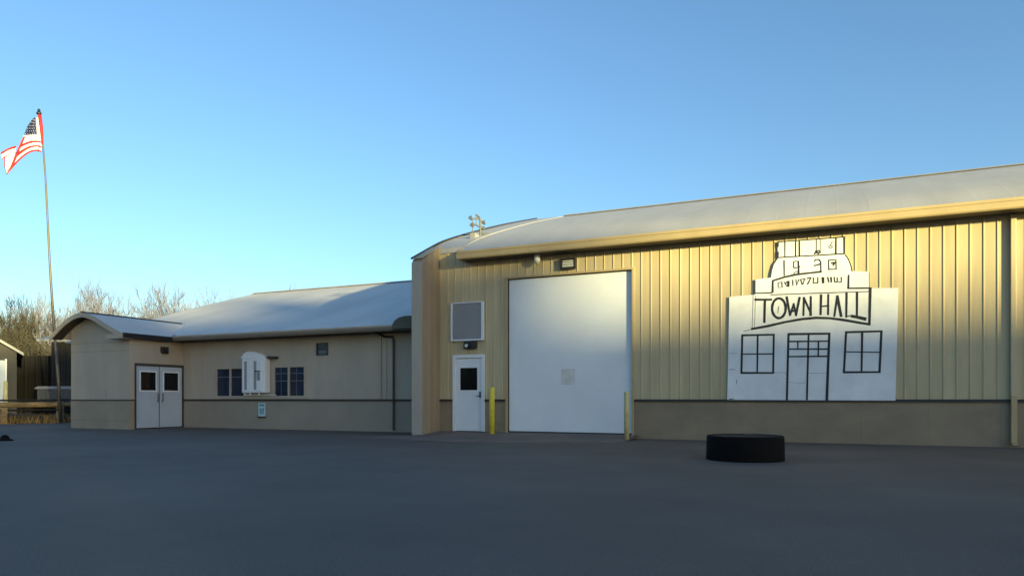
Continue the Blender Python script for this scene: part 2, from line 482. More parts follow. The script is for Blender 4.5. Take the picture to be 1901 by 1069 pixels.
roof_sheet(rw, WX0 - .1, WX1, [(25.4, wz(25.4)), (34.2, wz(16.6))], rd=.006, pitch=.61)
wroof = rw.build('roof', M['roof2'], wing)
rc = MB(); rc.prism([(WX0 - .1, 25.2, wz(25.4) - .02), (WX0 - .1, 25.4, wz(25.4) + .05), (WX0 - .1, 25.6, wz(25.4) - .02)], (WX1 - WX0 + .1, 0, 0))
rc.build('ridge_cap', M['roof2'], wroof)
g = MB(); gx0 = -19.36
g.prism([(gx0, 16.34, 2.835), (gx0, 16.30, 2.90), (gx0, 16.30, 2.97), (gx0, 16.36, 2.985), (gx0, 16.44, 2.985), (gx0, 16.44, 2.835)], (WX1 - gx0 - .02, 0, 0))
gw = g.build('gutter', mat('tan_gutter', (.20, .175, .14), .5, var=.08), wing)
MB().box(gx0, WX1 - .02, 16.285, 16.298, 2.945, 2.99).build('gutter_lip', M['wtrim'], gw)
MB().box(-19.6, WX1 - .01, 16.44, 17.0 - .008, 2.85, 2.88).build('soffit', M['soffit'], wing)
# hood at the gutter's right end
hd = MB()
pr_ = [(-10.80, 2.84), (-10.80, 2.98), (-10.72, 3.09), (-10.58, 3.17), (-10.40, 3.20), (-10.22, 3.20), (-10.14, 3.19), (-10.14, 2.84)]
hd.prism([(x, 16.16, z) for x, z in pr_], (0, .55, 0))
hd.build('gutter_hood', mat('olive_hood', (.075, .075, .055), .6, var=.15), wing, bevel=.03)
# downspout and conduit
dsp = MB(); dsp.tube([(-11.62, 16.50, 2.86), (-11.55, 16.92, 2.74), (-11.27, 16.92, 2.72), (-11.24, 16.92, 2.6), (-11.24, 16.92, .05)], .032, 8)
dsp.build('downspout', M['black'], wing)
cd = MB(); cd.box(-11.76, -11.70, YW - .05, YW - .007, WZ + .02, 2.83); cd.box(-11.55, -11.52, YW - .03, YW - .007, WZ + .02, 2.7)
cd.build('conduit', M['tan_wing'], wing)
MB().box(-10.62, -10.59, YW - .03, YW - .007, WZ + .02, 2.83).build('corner_strip', M['wtrim'], wing)
# windows
def pane_pair(a, style):
    x0, x1, z0, z1 = a
    fw = .045
    f = MB()
    f.box(x0, x1, YW - .03, YW + .05, z0, z0 + fw); f.box(x0, x1, YW - .03, YW + .05, z1 - fw, z1)
    xm = (x0 + x1) / 2 - .02
    for xa in (x0, x1 - fw, xm - .03): f.box(xa, xa + (.06 if xa == xm - .03 else fw), YW - .03, YW + .05, z0 + fw, z1 - fw)
    fo = f.build('window', M['wtrim'], wing)
    for xa, xb in ((x0 + fw, xm - .03), (xm + .03, x1 - fw)):
        MB().box(xa, xb, YW + .015, YW + .025, z0 + fw, z1 - fw).build('pane', M['glass'], fo)
        b = MB()
        zs = z0 + (z1 - z0) * (.52 if style else .68)
        b.box(xa, xb, YW + .006, YW + .014, zs - .012, zs + .012)
        if style:
            xc = xa + (xb - xa) * .45
            b.box(xc - .01, xc + .01, YW + .008, YW + .013, z0 + fw, zs - .012)
            b.box(xc - .01, xc + .01, YW + .008, YW + .013, zs + .012, z1 - fw)
            zz = z0 + (z1 - z0) * .76
            b.box(xa, xc - .01, YW + .008, YW + .013, zz - .01, zz + .01); b.box(xc + .01, xb, YW + .008, YW + .013, zz - .01, zz + .01)
        b.build('glazing_bars', M['blind'], fo)
    return fo
pane_pair(W1, False); pane_pair(W2, True)
x0, x1, z0, z1 = W3
f = MB()
f.box(x0, x0 + .03, YW - .02, YW + .04, z0, z1); f.box(x1 - .03, x1, YW - .02, YW + .04, z0, z1); f.box(x0 + .03, x1 - .03, YW - .02, YW + .04, z0, z0 + .03); f.box(x0 + .03, x1 - .03, YW - .02, YW + .04, z1 - .03, z1)
fo = f.build('window', M['bronze'], wing)
MB().box(x0 + .03, x1 - .03, YW + .01, YW + .02, z0 + .03, z1 - .03).build('pane', M['glass'], fo)
MB().box(x0 + .06, x1 - .06, YW + .004, YW + .009, z0 + .04, z0 + .15).build('blind', M['blind'], fo)

# entry porch of the wing
VX0, VX1, VY = -22.4, -19.66, 15.0
gx = [(-22.86, 2.92), (-22.5, 3.16), (-22.1, 3.40), (-21.7, 3.56), (-21.35, 3.62), (-21.0, 3.57), (-20.6, 3.42), (-20.1, 3.18), (-19.42, 2.90)]
gs = curve(gx, 3)
def gz(x):
    for (a, za), (b, zb) in zip(gs, gs[1:]):
        if a <= x <= b: return za + (zb - za) * (x - a) / (b - a)
    return 2.9
xs = [VX0] + [x for x, z in gs if VX0 < x < VX1] + [VX1]
pw = MB(); pw.prism([(VX0, VY, WZ)] + [(x, VY, gz(x) - .07) for x in xs] + [(VX1, VY, WZ)], (0, .12, 0))
pw.box(VX0, VX0 + .12, VY + .12, 17.0 - .01, WZ, 2.9)
# right side wall round the double doors
DY0, DY1, DZ = 15.20, 17.0, 2.04
pw.box(VX1 - .12, VX1, DY1 - .02, 17.0 - .01, WZ, 2.84); pw.box(VX1 - .12, VX1, VY + .12, DY0, WZ, 2.84); pw.box(VX1 - .12, VX1, DY0, DY1 - .02, DZ, 2.84)
porch = pw.build('porch_wall', M['tan_wing'], wing)
sm = MB()
for z in (2.72, 2.45, ): sm.box(VX0 + .02, VX1 - .02, VY - .004, VY - .001, z, z + .012)
sm.box(-20.72, -20.705, VY - .004, VY - .001, WZ + .02, 1.25)
for z in (.25, .27): sm.box(VX0 + .01, VX1 - .01, VY - .014, VY - .011, z, z + .01)
sm.build('siding_seam', M['brown'], porch)
pb = MB(); pb.box(VX0 - .004, VX1 + .0, VY - .010, VY + .12, 0, WZ - .035)
pb.box(VX1 - .12, VX1, VY + .12, DY0, 0, WZ - .035)
pb.box(VX0, VX0 + .12, VY + .12, 17.0 - .01, 0, WZ - .035)
pb.build('porch_wainscot', mat('porch_wainscot', (.27, .235, .18), .55, var=.1, scale=1.2), porch)
f = MB(); f.box(VX0 - .03, VX1 + .035, VY - .045, VY + .1, WZ - .034, WZ - .001); f.box(VX1 - .1, VX1 + .035, VY + .1, DY0 - .02, WZ - .034, WZ - .001)
f.build('porch_flashing', M['seam'], porch)
# porch roof: curved gable running back into the wing roof
pr = MB()
pv = [(x, z + .03) for x, z in gs]
for (xa, za), (xb, zb) in zip(pv, pv[1:]):
    pr.prism([(xa, 14.62, za), (xb, 14.62, zb), (xb, 14.62, zb - .05), (xa, 14.62, za - .05)], (0, 4.2, 0))
proof = pr.build('porch_roof', M['roof2'], wing)
va = MB(); va.tube([(-19.40, 16.36, 2.99), (-20.0, 17.45, 3.27), (-20.6, 18.0, 3.5), (-21.3, 18.45, 3.68)], .022, 6)
va.build('valley_flashing', M['seam'], proof)
rb = MB()
rp_ = [(x, z - .02) for x, z in gs]
for (xa, za), (xb, zb) in zip(rp_, rp_[1:]):
    rb.prism([(xa, 14.58, za + .055), (xb, 14.58, zb + .055), (xb, 14.58, zb - .09), (xa, 14.58, za - .09)], (0, .04, 0))
rb.build('rake_board', M['wtrim'], proof)
rs = MB()
for (xa, za), (xb, zb) in zip(rp_, rp_[1:]):
    rs.prism([(xa, 14.62, za - .005), (xb, 14.62, zb - .005), (xb, 14.62, zb - .03), (xa, 14.62, za - .03)], (0, .375, 0))
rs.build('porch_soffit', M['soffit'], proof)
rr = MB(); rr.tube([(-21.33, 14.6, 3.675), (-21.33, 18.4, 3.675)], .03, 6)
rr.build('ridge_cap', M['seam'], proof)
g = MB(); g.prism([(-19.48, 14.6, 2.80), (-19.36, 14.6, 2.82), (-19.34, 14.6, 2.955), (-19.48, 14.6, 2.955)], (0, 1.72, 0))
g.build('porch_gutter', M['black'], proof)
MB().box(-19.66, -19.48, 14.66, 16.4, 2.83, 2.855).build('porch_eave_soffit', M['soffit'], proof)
bx = MB(); bx.box(-20.15, -19.44, 14.585, 14.96, 2.79, 2.93)
bx.build('eave_return', M['wtrim'], proof)
po = MB(); po.tube([(-22.78, 14.72, 0), (-22.78, 14.72, 2.9)], .04, 8)
# double doors
ym = (DY0 + DY1) / 2 - .01
for k, (ya, yb) in enumerate(((DY0 + .03, ym - .015), (ym + .015, DY1 - .05))):
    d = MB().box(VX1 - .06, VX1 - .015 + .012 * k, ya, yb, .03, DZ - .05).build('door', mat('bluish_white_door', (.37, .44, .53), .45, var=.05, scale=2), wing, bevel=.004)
    c = (ya + yb) / 2 + (.02 if k == 0 else -.01)
    xf = VX1 - .015 + .012 * k
    MB().box(xf + .002, xf + .008, c - .27, c + .27, 1.22, 1.80).build('door_window', M['darkglass'], d)
    f = MB()
    f.box(xf, xf + .016, c - .31, c - .27, 1.18, 1.84); f.box(xf, xf + .016, c + .27, c + .31, 1.18, 1.84)
    f.box(xf, xf + .016, c - .27, c + .27, 1.18, 1.22); f.box(xf, xf + .016, c - .27, c + .27, 1.80, 1.84)
    f.build('window_frame', M['white'], d)
    hh = MB(); yh = (yb - .07) if k == 0 else (ya + .07)
    hh.tube([(xf, yh, 1.12), (xf + .05, yh, 1.12), (xf + .05, yh, .86), (xf, yh, .86)], .012, 6)
    hh.build('door_handle', M['black'], d)
f = MB()
f.box(VX1 - .10, VX1 + .03, DY0 - .02, DY0 + .025, 0, DZ + .03); f.box(VX1 - .10, VX1 + .03, DY1 - .045, DY1, 0, DZ + .03); f.box(VX1 - .10, VX1 + .03, DY0 + .025, DY1 - .045, DZ - .045, DZ + .03)
f.build('door_frame', M['shed'], wing)
MB().box(VX1 - .08, VX1 - .03, ym - .014, ym + .014, .03, DZ - .05).build('astragal', M['black'], wing)

# ------------------------------------------------------------------ things on the walls
# dark lamp above the double doors
l = thing('wall_lamp', (VX1, 16.22, 2.45), 'small dark lamp under porch eave above the double doors', 'lamp')
o = MB(); o.box(VX1 + .001, VX1 + .10, 16.10, 16.36, 2.46, 2.64); o.build('housing', M['black'], l, bevel=.02)
o = MB(); o.prism([(VX1 + .02, 16.12, 2.455), (VX1 + .10, 16.12, 2.455), (VX1 + .12, 16.12, 2.42), (VX1 + .02, 16.12, 2.42)], (0, .22, 0)); o.build('lens', M['bronze'], l)

# wall lamp under the framed board
l = thing('wall_lamp', (-8.52, YM, 2.27), 'small black floodlight directly above the white walk-in door', 'lamp')
o = MB(); o.box(-8.68, -8.34, YM - .15, YM - .027, 2.27, 2.46); o.build('housing', M['black'], l, bevel=.015)
o = MB(); o.tube([(-8.56, YM - .15, 2.36), (-8.56, YM - .22, 2.345)], [.05, .065], 12); o.build('lamp_head', M['bronze'], l)
o = MB(); o.tube([(-8.56, YM - .222, 2.345), (-8.56, YM - .228, 2.345)], .05, 12); o.build('lens', M['lampglass'], l)

# framed blank board
b = thing('notice_board', (-8.6, YM, 2.48), 'blank grey square board in white frame above the walk-in door', 'board')
x0, x1, z0, z1 = -9.10, -8.12, 2.48, 3.50
o = MB(); o.box(x0 + .05, x1 - .05, YM - .075, YM - .028, z0 + .05, z1 - .03); o.build('panel', M['greypanel'], b)
o = MB()
o.box(x0, x0 + .05, YM - .10, YM - .027, z0, z1); o.box(x1 - .07, x1, YM - .10, YM - .027, z0, z1); o.box(x0 + .05, x1 - .07, YM - .10, YM - .027, z0, z0 + .045); o.box(x0 + .05, x1 - .07, YM - .10, YM - .027, z1 - .03, z1)
o.build('frame', M['white'], b, bevel=.006)

# wall pack above the overhead door
l = thing('wall_pack_light', (-5.79, YM, 4.17), 'square dark framed wall light under eave above overhead door', 'lamp')
x0, x1, z0, z1 = -6.0, -5.58, 4.16, 4.43
o = MB(); o.box(x0, x1, YM - .12, YM - .027, z0, z0 + .04); o.box(x0, x1, YM - .12, YM - .027, z1 - .04, z1); o.box(x0, x0 + .05, YM - .12, YM - .027, z0 + .04, z1 - .04); o.box(x1 - .05, x1, YM - .12, YM - .027, z0 + .04, z1 - .04); o.box(x0 + .05, x1 - .05, YM - .06, YM - .027, z0 + .04, z1 - .04)
o.build('housing', M['bronze'], l, bevel=.008)
o = MB(); o.box(x0 + .06, x1 - .06, YM - .11, YM - .062, z0 + .05, z1 - .05); o.build('lens', M['lampglass'], l, bevel=.02)
o = MB()
for k in (1, 2): o.box(x0 + .05, x1 - .05, YM - .118, YM - .112, z0 + .04 + .065 * k, z0 + .05 + .065 * k)
o.build('guard', M['bronze'], l)
# small pale dome
l = thing('security_camera', (-6.57, YM - .3, 4.30), 'small pale dome fixed under eave left of the dark framed light', 'camera')
o = MB(); o.lathe((-6.57, YM - .2, 4.36), [(.075, .195), (.08, .05), (.075, .03)], 16); o.build('mount', M['white'], l)
o = MB(); o.lathe((-6.57, YM - .2, 4.33), [(.02, 0), (.05, .015), (.065, .04), (.07, .06)], 16); o.build('dome', M['lampglass'], l, smooth=True)

# white arched cabinet on the wing
c = thing('display_cabinet', (-16.43, YW, 1.0), 'white arched cabinet with two tall recesses mounted between the paired windows', 'cabinet')
x0, x1 = -16.80, -15.86
o = MB()
arch = [(x0, 1.14), (x1, 1.14), (x1, 2.22)]
arch += [(x1 - .08, 2.30), (x1 - .25, 2.37), (x1 - .42, 2.42), (x1 - .60, 2.44), (x0 + .18, 2.43), (x0 + .06, 2.37), (x0, 2.30)]
o.prism([(x, YW - .26, z) for x, z in arch], (0, .24, 0))
o.build('body', M['white'], c, bevel=.015)
o = MB(); o.box(x0 - .02, x0 + .36, YW - .29, YW - .261, 2.23, 2.27); o.box(x0 + .36, x1 - .3, YW - .275, YW - .261, 2.24, 2.26); o.build('cornice', M['white'], c)
for xa, xb, nm in ((x0 + .11, x0 + .37, 0), (x0 + .50, x0 + .78, 1)):
    f = MB(); f.box(xa - .03, xa, YW - .285, YW - .261, 1.20, 2.16); f.box(xb, xb + .03, YW - .285, YW - .261, 1.20, 2.16); f.box(xa, xb, YW - .285, YW - .261, 2.13, 2.16); f.box(xa, xb, YW - .285, YW - .261, 1.20, 1.23)
    fo = f.build('recess_frame', M['white'], c)
    MB().box(xa, xa + .11, YW - .267, YW - .262, 1.23, 2.13).build('painted_shade', M['greypanel'], fo)  # grey strip painted as the shade inside the recess
    MB().box(xa + .11, xb, YW - .269, YW - .262, 1.23, 2.13).build('recess_panel', M['white'], fo)
    if nm:
        q = MB(); q.box(xa + .13, xb - .02, YW - .274, YW - .270, 1.52, 1.78); q.build('picture', M['greypanel'], fo)
        q = MB(); q.box(xa + .05, xb, YW - .278, YW - .270, 1.79, 1.83); q.build('shelf', M['black'], fo)
o = MB()
for x in (x0 + .02, x0 + .26, x0 + .62): o.box(x, x + .035, YW - .2, YW - .16, 1.06, 1.14)
o.box(x0 + .02, x0 + 1.25, YW - .12, YW - .09, 1.064, 1.085)
o.build('legs', M['white'], c)
l = tag(MB().prism([(-15.86, YW - .22, 2.28), (-15.50, YW - .22, 2.26), (-15.54, YW - .22, 2.19), (-15.8, YW - .22, 2.20)], (0, .20, 0)).build('wall_lantern', M['bronze'], None, origin=(-15.7, YW - .1, 2.2), bevel=.02),
        'small dark lantern sticking out beside the white arched cabinet', 'lamp')

# small teal notice below
s = thing('small_notice', (-16.17, YW, .4), 'small pale teal notice on the brown wainscot below the arched cabinet', 'sign')
o = MB(); o.box(-16.33, -16.05, YW - .04, YW - .012, .40, .82); o.build('plate', M['paleteal'], s, bevel=.006)
o = MB(); o.box(-16.29, -16.09, YW - .044, YW - .041, .72, .78)
o.prism([(-16.28, YW - .044, .66), (-16.23, YW - .044, .66), (-16.215, YW - .044, .46), (-16.25, YW - .044, .46)], (0, .003, 0))
o.prism([(-16.20, YW - .044, .66), (-16.16, YW - .044, .66), (-16.165, YW - .044, .47), (-16.195, YW - .044, .47)], (0, .003, 0))
o.prism([(-16.13, YW - .044, .66), (-16.09, YW - .044, .66), (-16.12, YW - .044, .46), (-16.15, YW - .044, .46)], (0, .003, 0))
o.build('print', M['teal'], s)
MB().box(-16.34, -16.04, YW - .07, YW - .012, .36, .398).build('bracket', M['black'], s)

# ------------------------------------------------------------------ TOWN HALL board
YB = YM - .048
mural = thing('town_hall_sign', (-.3, YM, WZ), 'white cut-out board painted with TOWN HALL facade, doors and windows', 'sign')
def c6(x, y): return on_wall(1330 + x / 3.144, 420 + y / 3.144, YB)
outl = [(63, 1012), (75, 412), (224, 398), (227, 310), (318, 300), (324, 262), (336, 222), (358, 190), (357, 90), (748, 62), (748, 160), (768, 182), (782, 215), (792, 262), (890, 265), (896, 362), (1062, 360), (1045, 1016)]
bd = MB(); bd.prism([(c6(*p)[0], YB, c6(*p)[1]) for p in outl], (0, .03, 0))
bd.build('board', M['board'], mural, bevel=.003)
bt = MB()
for z in (1.5, 2.5): bt.box(-1.8, 1.2, YB + .0305, YM - .0005, z, z + .06)
bt.build('batten', M['log'], mural)
class Ink(MB):
    k = 0
    def stroke(s, pts, w, closed=False):
        """a brush stroke: ribbon of width w (tracing pixels) standing 3 mm proud of the board"""
        wm = w * .0047
        P = [Vector((*c6(*p), 0)) for p in pts]
        if closed: P.append(P[0])
        n = len(P); y = YB - .003 - .00004 * (s.k % 60); s.k += 1
        L = []; Rr = []
        for i, p in enumerate(P):
            a = (P[i] - P[i - 1]).normalized() if i > 0 else None
            b = (P[i + 1] - P[i]).normalized() if i < n - 1 else None
            if closed and i in (0, n - 1):
                a = (P[n - 1] - P[n - 2]).normalized(); b = (P[1] - P[0]).normalized()
            d = ((a or b) + (b or a)).normalized() if (a is None or b is None or (a + b).length > .2) else b
            nn = Vector((-d.y, d.x, 0))
            sc = 1 / max(.55, abs(d.dot(b if b else a)))
            j = 1 + .10 * sin(i * 2.3 + s.k * 1.7)
            ext = d * wm * .25 * ((-1 if i == 0 else 1) if i in (0, n - 1) and not closed else 0)
            L.append(p + ext + nn * wm * .5 * sc * j); Rr.append(p + ext - nn * wm * .5 * sc * j)
        for i in range(n - 1):
            q = [L[i], L[i + 1], Rr[i + 1], Rr[i]]
            s.prism([(v.x, y, v.y) for v in q], (0, -y + YB - .0005, 0))
        return s
def multi(strokes, name, m=None):
    k = Ink()
    for pts, w, *cl in strokes: k.stroke(pts, w, bool(cl))
    return k.build(name, m or M['paint'], mural)
def groups(strokes, sizes, name, m=None):
    i = 0
    for n_ in sizes:
        multi(strokes[i:i + n_], name, m); i += n_
    assert i == len(strokes)
multi([([(400, 90), (400, 180)], 5), ([(463, 84), (462, 178)], 6), ([(484, 82), (485, 175)], 7), ([(583, 76), (583, 150)], 4), ([(606, 75), (606, 146)], 3),
       ([(572, 160), (582, 152), (596, 158), (608, 150)], 8), ([(578, 146), (606, 142)], 6), ([(655, 122), (664, 112), (672, 100), (677, 88)], 3), ([(656, 124), (668, 128), (678, 120), (668, 112)], 3), ([(698, 68), (697, 158)], 7),
       ([(358, 92), (748, 63)], 5), ([(746, 62), (746, 160)], 7), ([(748, 160), (358, 183)], 6), ([(360, 183), (361, 150)], 6), ([(361, 120), (361, 90)], 5)], 'tower_band')
groups([([(395, 200), (396, 288)], 6), ([(452, 206), (450, 222), (449, 238), (462, 243), (480, 238), (489, 235)], 5), ([(478, 204), (480, 240), (480, 280)], 8), ([(452, 210), (460, 203), (476, 205)], 4), ([(450, 276), (458, 270), (472, 264)], 4),
       ([(572, 204), (580, 195), (598, 194), (609, 208), (610, 262)], 6), ([(570, 230), (590, 226), (610, 218)], 7), ([(655, 198), (698, 197), (699, 250), (656, 252)], 5, 1), ([(672, 214), (690, 212), (682, 226)], 8)], [1, 4, 2, 2], 'numeral')
sm = [([(360, 330), (361, 358)], 4), ([(360, 330), (380, 326)], 4), ([(382, 326), (384, 356)], 5), ([(366, 358), (384, 356)], 3), ([(396, 325), (412, 350)], 4), ([(412, 322), (404, 338)], 4), ([(420, 322), (420, 350)], 10), ([(445, 314), (447, 345)], 5), ([(465, 312), (468, 344), (482, 310)], 5), ([(492, 310), (500, 340)], 5),
      ([(515, 308), (505, 338)], 5), ([(490, 310), (520, 306)], 4), ([(530, 304), (552, 300), (532, 338)], 6), ([(566, 300), (566, 331), (592, 330), (592, 298)], 5), ([(622, 300), (623, 330)], 11), ([(650, 298), (656, 325)], 6), ([(669, 298), (671, 326)], 7), ([(688, 297), (690, 325), (706, 325), (705, 300)], 5), ([(729, 297), (729, 325), (714, 326)], 5)]
groups(sm, [2, 2, 2, 1, 1, 1, 3, 1, 1, 1, 1, 1, 1, 1], 'small_letter')
groups([([(226, 428), (322, 428)], 10), ([(283, 430), (280, 560)], 11)] +
      [([(365 + 40 * cos(a), 478 + 58 * sin(a)) for a in [2 * pi * i / 20 for i in range(20)]], 11, 1), ([(363, 468), (359, 506)], 3),
       ([(410, 412), (430, 520)], 10), ([(430, 518), (452, 452)], 9), ([(450, 452), (466, 518)], 9), ([(464, 520), (486, 415)], 10), ([(440, 495), (462, 490)], 10),
       ([(511, 415), (508, 520)], 9), ([(511, 418), (550, 505)], 9), ([(551, 410), (550, 520)], 10),
       ([(611, 400), (608, 515)], 10), ([(653, 398), (652, 515)], 9), ([(612, 468), (652, 464)], 7), ([(706, 407), (688, 525)], 9), ([(706, 407), (728, 525)], 12),
       ([(760, 388), (758, 530)], 9), ([(758, 528), (788, 520)], 5), ([(821, 386), (820, 530)], 9), ([(790, 524), (824, 530), (870, 541)], 14)], [2, 2, 5, 3, 3, 2, 2, 2], 'letter')
multi([([(328, 384), (329, 318), (400, 296), (470, 281), (550, 272), (612, 265)], 9), ([(326, 388), (226, 391)], 6), ([(772, 285), (770, 362)], 8), ([(770, 362), (900, 360)], 7),
       ([(898, 362), (893, 574)], 11), ([(893, 572), (820, 560), (740, 546), (660, 536), (580, 534), (500, 541), (400, 559), (300, 582), (206, 599)], 11), ([(316, 400), (600, 390), (903, 380)], 4), ([(752, 166), (772, 194), (786, 232), (792, 262)], 4)], 'pediment_outline')
multi([([(150, 636), (338, 632)], 9), ([(335, 632), (331, 855)], 9), ([(334, 855), (145, 855)], 9), ([(146, 855), (151, 636)], 9), ([(241, 636), (238, 855)], 8), ([(150, 745), (335, 744)], 6)], 'painted_window')
multi([([(755, 618), (966, 612)], 9), ([(963, 612), (952, 850)], 10), ([(954, 850), (742, 851)], 9), ([(744, 850), (757, 618)], 9), ([(851, 616), (847, 850)], 9), ([(752, 732), (958, 735)], 5)], 'painted_window')
multi([([(420, 629), (661, 626)], 10), ([(421, 629), (411, 1010)], 10), ([(659, 626), (644, 1012)], 11), ([(538, 628), (528, 1010)], 8), ([(420, 672), (658, 670)], 7), ([(420, 716), (655, 716)], 7), ([(418, 760), (652, 758)], 7), ([(475, 674), (475, 714)], 6), ([(596, 672), (594, 758)], 7)], 'painted_door')
groups([([(332, 852), (410, 855)], 1.6), ([(540, 856), (640, 856)], 1.4), ([(75, 835), (108, 835)], 3), ([(118, 895), (117, 920)], 3), ([(215, 400), (209, 594)], 2.6), ([(228, 402), (223, 588)], 2), ([(160, 612), (206, 600)], 3), ([(75, 1008), (100, 1006)], 5),
       ([(228, 312), (228, 388)], 2), ([(892, 268), (893, 358)], 3), ([(412, 250), (470, 244)], 1.5), ([(420, 910), (520, 915)], 1.2), ([(75, 740), (120, 742)], 1.4)], [1] * 13, 'pencil_mark', M['faint'])

# ------------------------------------------------------------------ things standing on the lot
def bollard(x, y, zb, hgt, r, m, label):
    b = thing('bollard', (x, y, zb), label, 'bollard', 'steel bollards guarding the overhead door')
    o = MB(); o.lathe((x, y, zb), [(r, -.05), (r, hgt - .03), (r * .9, hgt - .008), (r * .5, hgt)], 20)
    p = o.build('post', m, b)
    for f in p.data.polygons: f.use_smooth = abs(f.normal.z) < .5
    o = MB(); o.lathe((x, y, zb), [(r * 1.06, hgt - .05), (r * 1.06, hgt - .03), (r * .95, hgt - .004), (r * .55, hgt + .012)], 20)
    o.build('cap', m, b)
bollard(-7.73, 16.10, .05, 1.18, .072, M['yellow'], 'bright yellow steel bollard between the walk-in door and overhead door')
bollard(-4.12, 15.70, .0, 1.11, .058, M['cream'], 'faded cream-yellow bollard at the right edge of overhead door')

t = thing('planter_tub', (-1.13, 11.52, 0), 'low black round tub standing on the asphalt before the board', 'planter')
o = MB(); o.lathe((-1.13, 11.52, 0), [(.585, 0), (.588, .01), (.580, .355), (.576, .372), (.565, .378), (.548, .375), (.545, .34), (.545, .30)], 48)
p = o.build('tub', M['rubber'], t)
for f in p.data.polygons: f.use_smooth = len(f.vertices) == 4
random.seed(4)
o = MB(); vs = [(-1.13, 11.52, .38)]; fs = []
for ring, rr_ in enumerate((.18, .36, .543)):
    for k in range(24):
        a = 2 * pi * k / 24; vs.append((-1.13 + rr_ * cos(a), 11.52 + rr_ * sin(a),   .374 - .004 * ring + random.uniform(-.012, .012)))
for k in range(24):
    fs.append((0, 1 + k, 1 + (k + 1) % 24))
    for r_ in (0, 1): fs.append((1 + r_ * 24 + k, 25 + r_ * 24 + k, 25 + r_ * 24 + (k + 1) % 24, 1 + r_ * 24 + (k + 1) % 24))
o.add(vs, fs).build('soil', M['soil'], t)

# dark clump on the asphalt far left
p = Vector((-17.0, 9.85, 0))
o = MB()
o.lathe(p, [(.17, 0), (.17, .025), (.10, .04), (.075, .10), (.03, .135)], 14)
tag(o.build('rubber_base', M['rubber'], None, origin=p, bevel=.005), 'small black rubber base lying on asphalt at far left edge', 'rubber base')

# ------------------------------------------------------------------ roof-top mast
a = thing('weather_mast', (-8.95, 17.8, 5.4), 'small grey twin-post weather mast on the left roof edge', 'antenna')
def rz(y): return roof_z(y) + .06
o = MB(); o.box(-9.07, -8.90, 17.46, 17.72, rz(17.6) - .15, rz(17.6) + .06); o.build('base_box', M['greypanel'], a, bevel=.01)
y1, y2 = 17.5, 17.98
o = MB(); o.tube([(-9.0, y1, rz(y1)), (-9.0, y1, 6.02)], .016, 8); o.build('post', M['steel'], a)
o = MB(); o.tube([(-9.0, y2, rz(y2) - .12), (-9.0, y2, 6.12)], .030, 8)
o.tube([(-9.0, y2, rz(y2) + .02), (-8.8, y2 + .12, rz(y2) + .02)], .03, 6)
o.build('post', M['steel'], a)
o = MB(); o.tube([(-9.0, y1 - .04, 5.98), (-9.0, y1 + .15, 6.03), (-9.0, y2 - .12, 6.08), (-9.0, y2 + .22, 6.05)], .022, 8); o.tube([(-9.0, y1, 5.86), (-9.0, y2 + .2, 5.88)], .028, 8); o.tube([(-9.0, 17.74, 5.88), (-9.0, 17.74, 6.16)], .014, 6)
o.tube([(-9.0, 17.72, 6.15), (-9.0, 17.92, 6.14), (-9.0, y2, 6.05)], .03, 6)
o.build('cross_arms', M['steel'], a)
for yy, zz, s_ in ((y1 - .1, 5.98, 1), (y2 + .24, 6.04, 1), (y2 + .22, 5.86, -1), (y1 - .02, 5.8, 1)): MB().tube([(-9.0, yy - .05, zz + .02), (-9.0, yy + .05, zz - .02 * s_)], [.06, .03], 8).build('cup', M['steel'], a)

# ------------------------------------------------------------------ flagpole and flag
FD = 28.0
fp = thing('flagpole', tuple(at_depth(113, 770, FD).xy) + (0,), 'thin tall metal flagpole leaning slightly left behind the rail fence', 'flagpole')
pts = [at_depth(*q, FD) for q in [(113, 770), (108, 700), (102, 630), (97, 560), (93, 500), (90, 440), (87.5, 390), (84.5, 330), (81, 285), (76, 245), (72.5, 214)]]
pts[0].z = 0
o = MB(); o.tube(pts, [.06, .055, .05, .045, .04, .036, .033, .031, .03, .03, .03], 10)
p = o.build('shaft', M['pole'], fp, smooth=True)
top = at_depth(72.3, 210, FD)
o = MB(); o.lathe(top, [(.05, -.08), (.09, -.05), (.095, .0), (.07, .03), (.05, .06), (.055, .12), (.03, .16)], 12); o.build('truck', M['black'], fp, smooth=True)
fgo = at_depth(40, 260, FD)
flag = thing('flag', tuple(fgo), 'american flag with red and white stripes and navy canton flying from pole', 'flag')
def fpt(x, y, d=0.): return at_depth(x / 7.64, 200 + y / 7.64, FD + d)
def poly_at(tbl, v):
    for (a, p), (b, q) in zip(tbl, tbl[1:]):
        if v <= b:
            t_ = (v - a) / (b - a); return (p[0] + (q[0] - p[0]) * t_, p[1] + (q[1] - p[1]) * t_)
    return tbl[-1][1]
hoist = [(0, (499, 143)), (.42, (533, 385)), (.7, (590, 540)), (1, (580, 640))]
fold = [(0, (492, 140)), (.1, (448, 180)), (.22, (385, 270)), (.42, (338, 395)), (.7, (225, 640)), (1, (98, 950))]
NU, NV = 28, 48
class Cloth(MB): pass
cl = MB(); iw = cl.mat(M['flagwhite']); ir = cl.mat(M['red'])
ca = MB()
P = {}
for j in range(NV + 1):
    v = j / NV
    for i in range(NU + 1):
        u = i / NU
        h0 = poly_at(hoist, v); f0 = poly_at(fold, v)
        x = h0[0] + (f0[0] - h0[0]) * u; y = h0[1] + (f0[1] - h0[1]) * u
        if v > .42: y -= 105 * sin(pi * u ** .8) * (v - .42) / .58 * (1.0)
        P[i, j] = fpt(x, y, -.10 * sin(u * 5) - .25 * u * (1 - v))
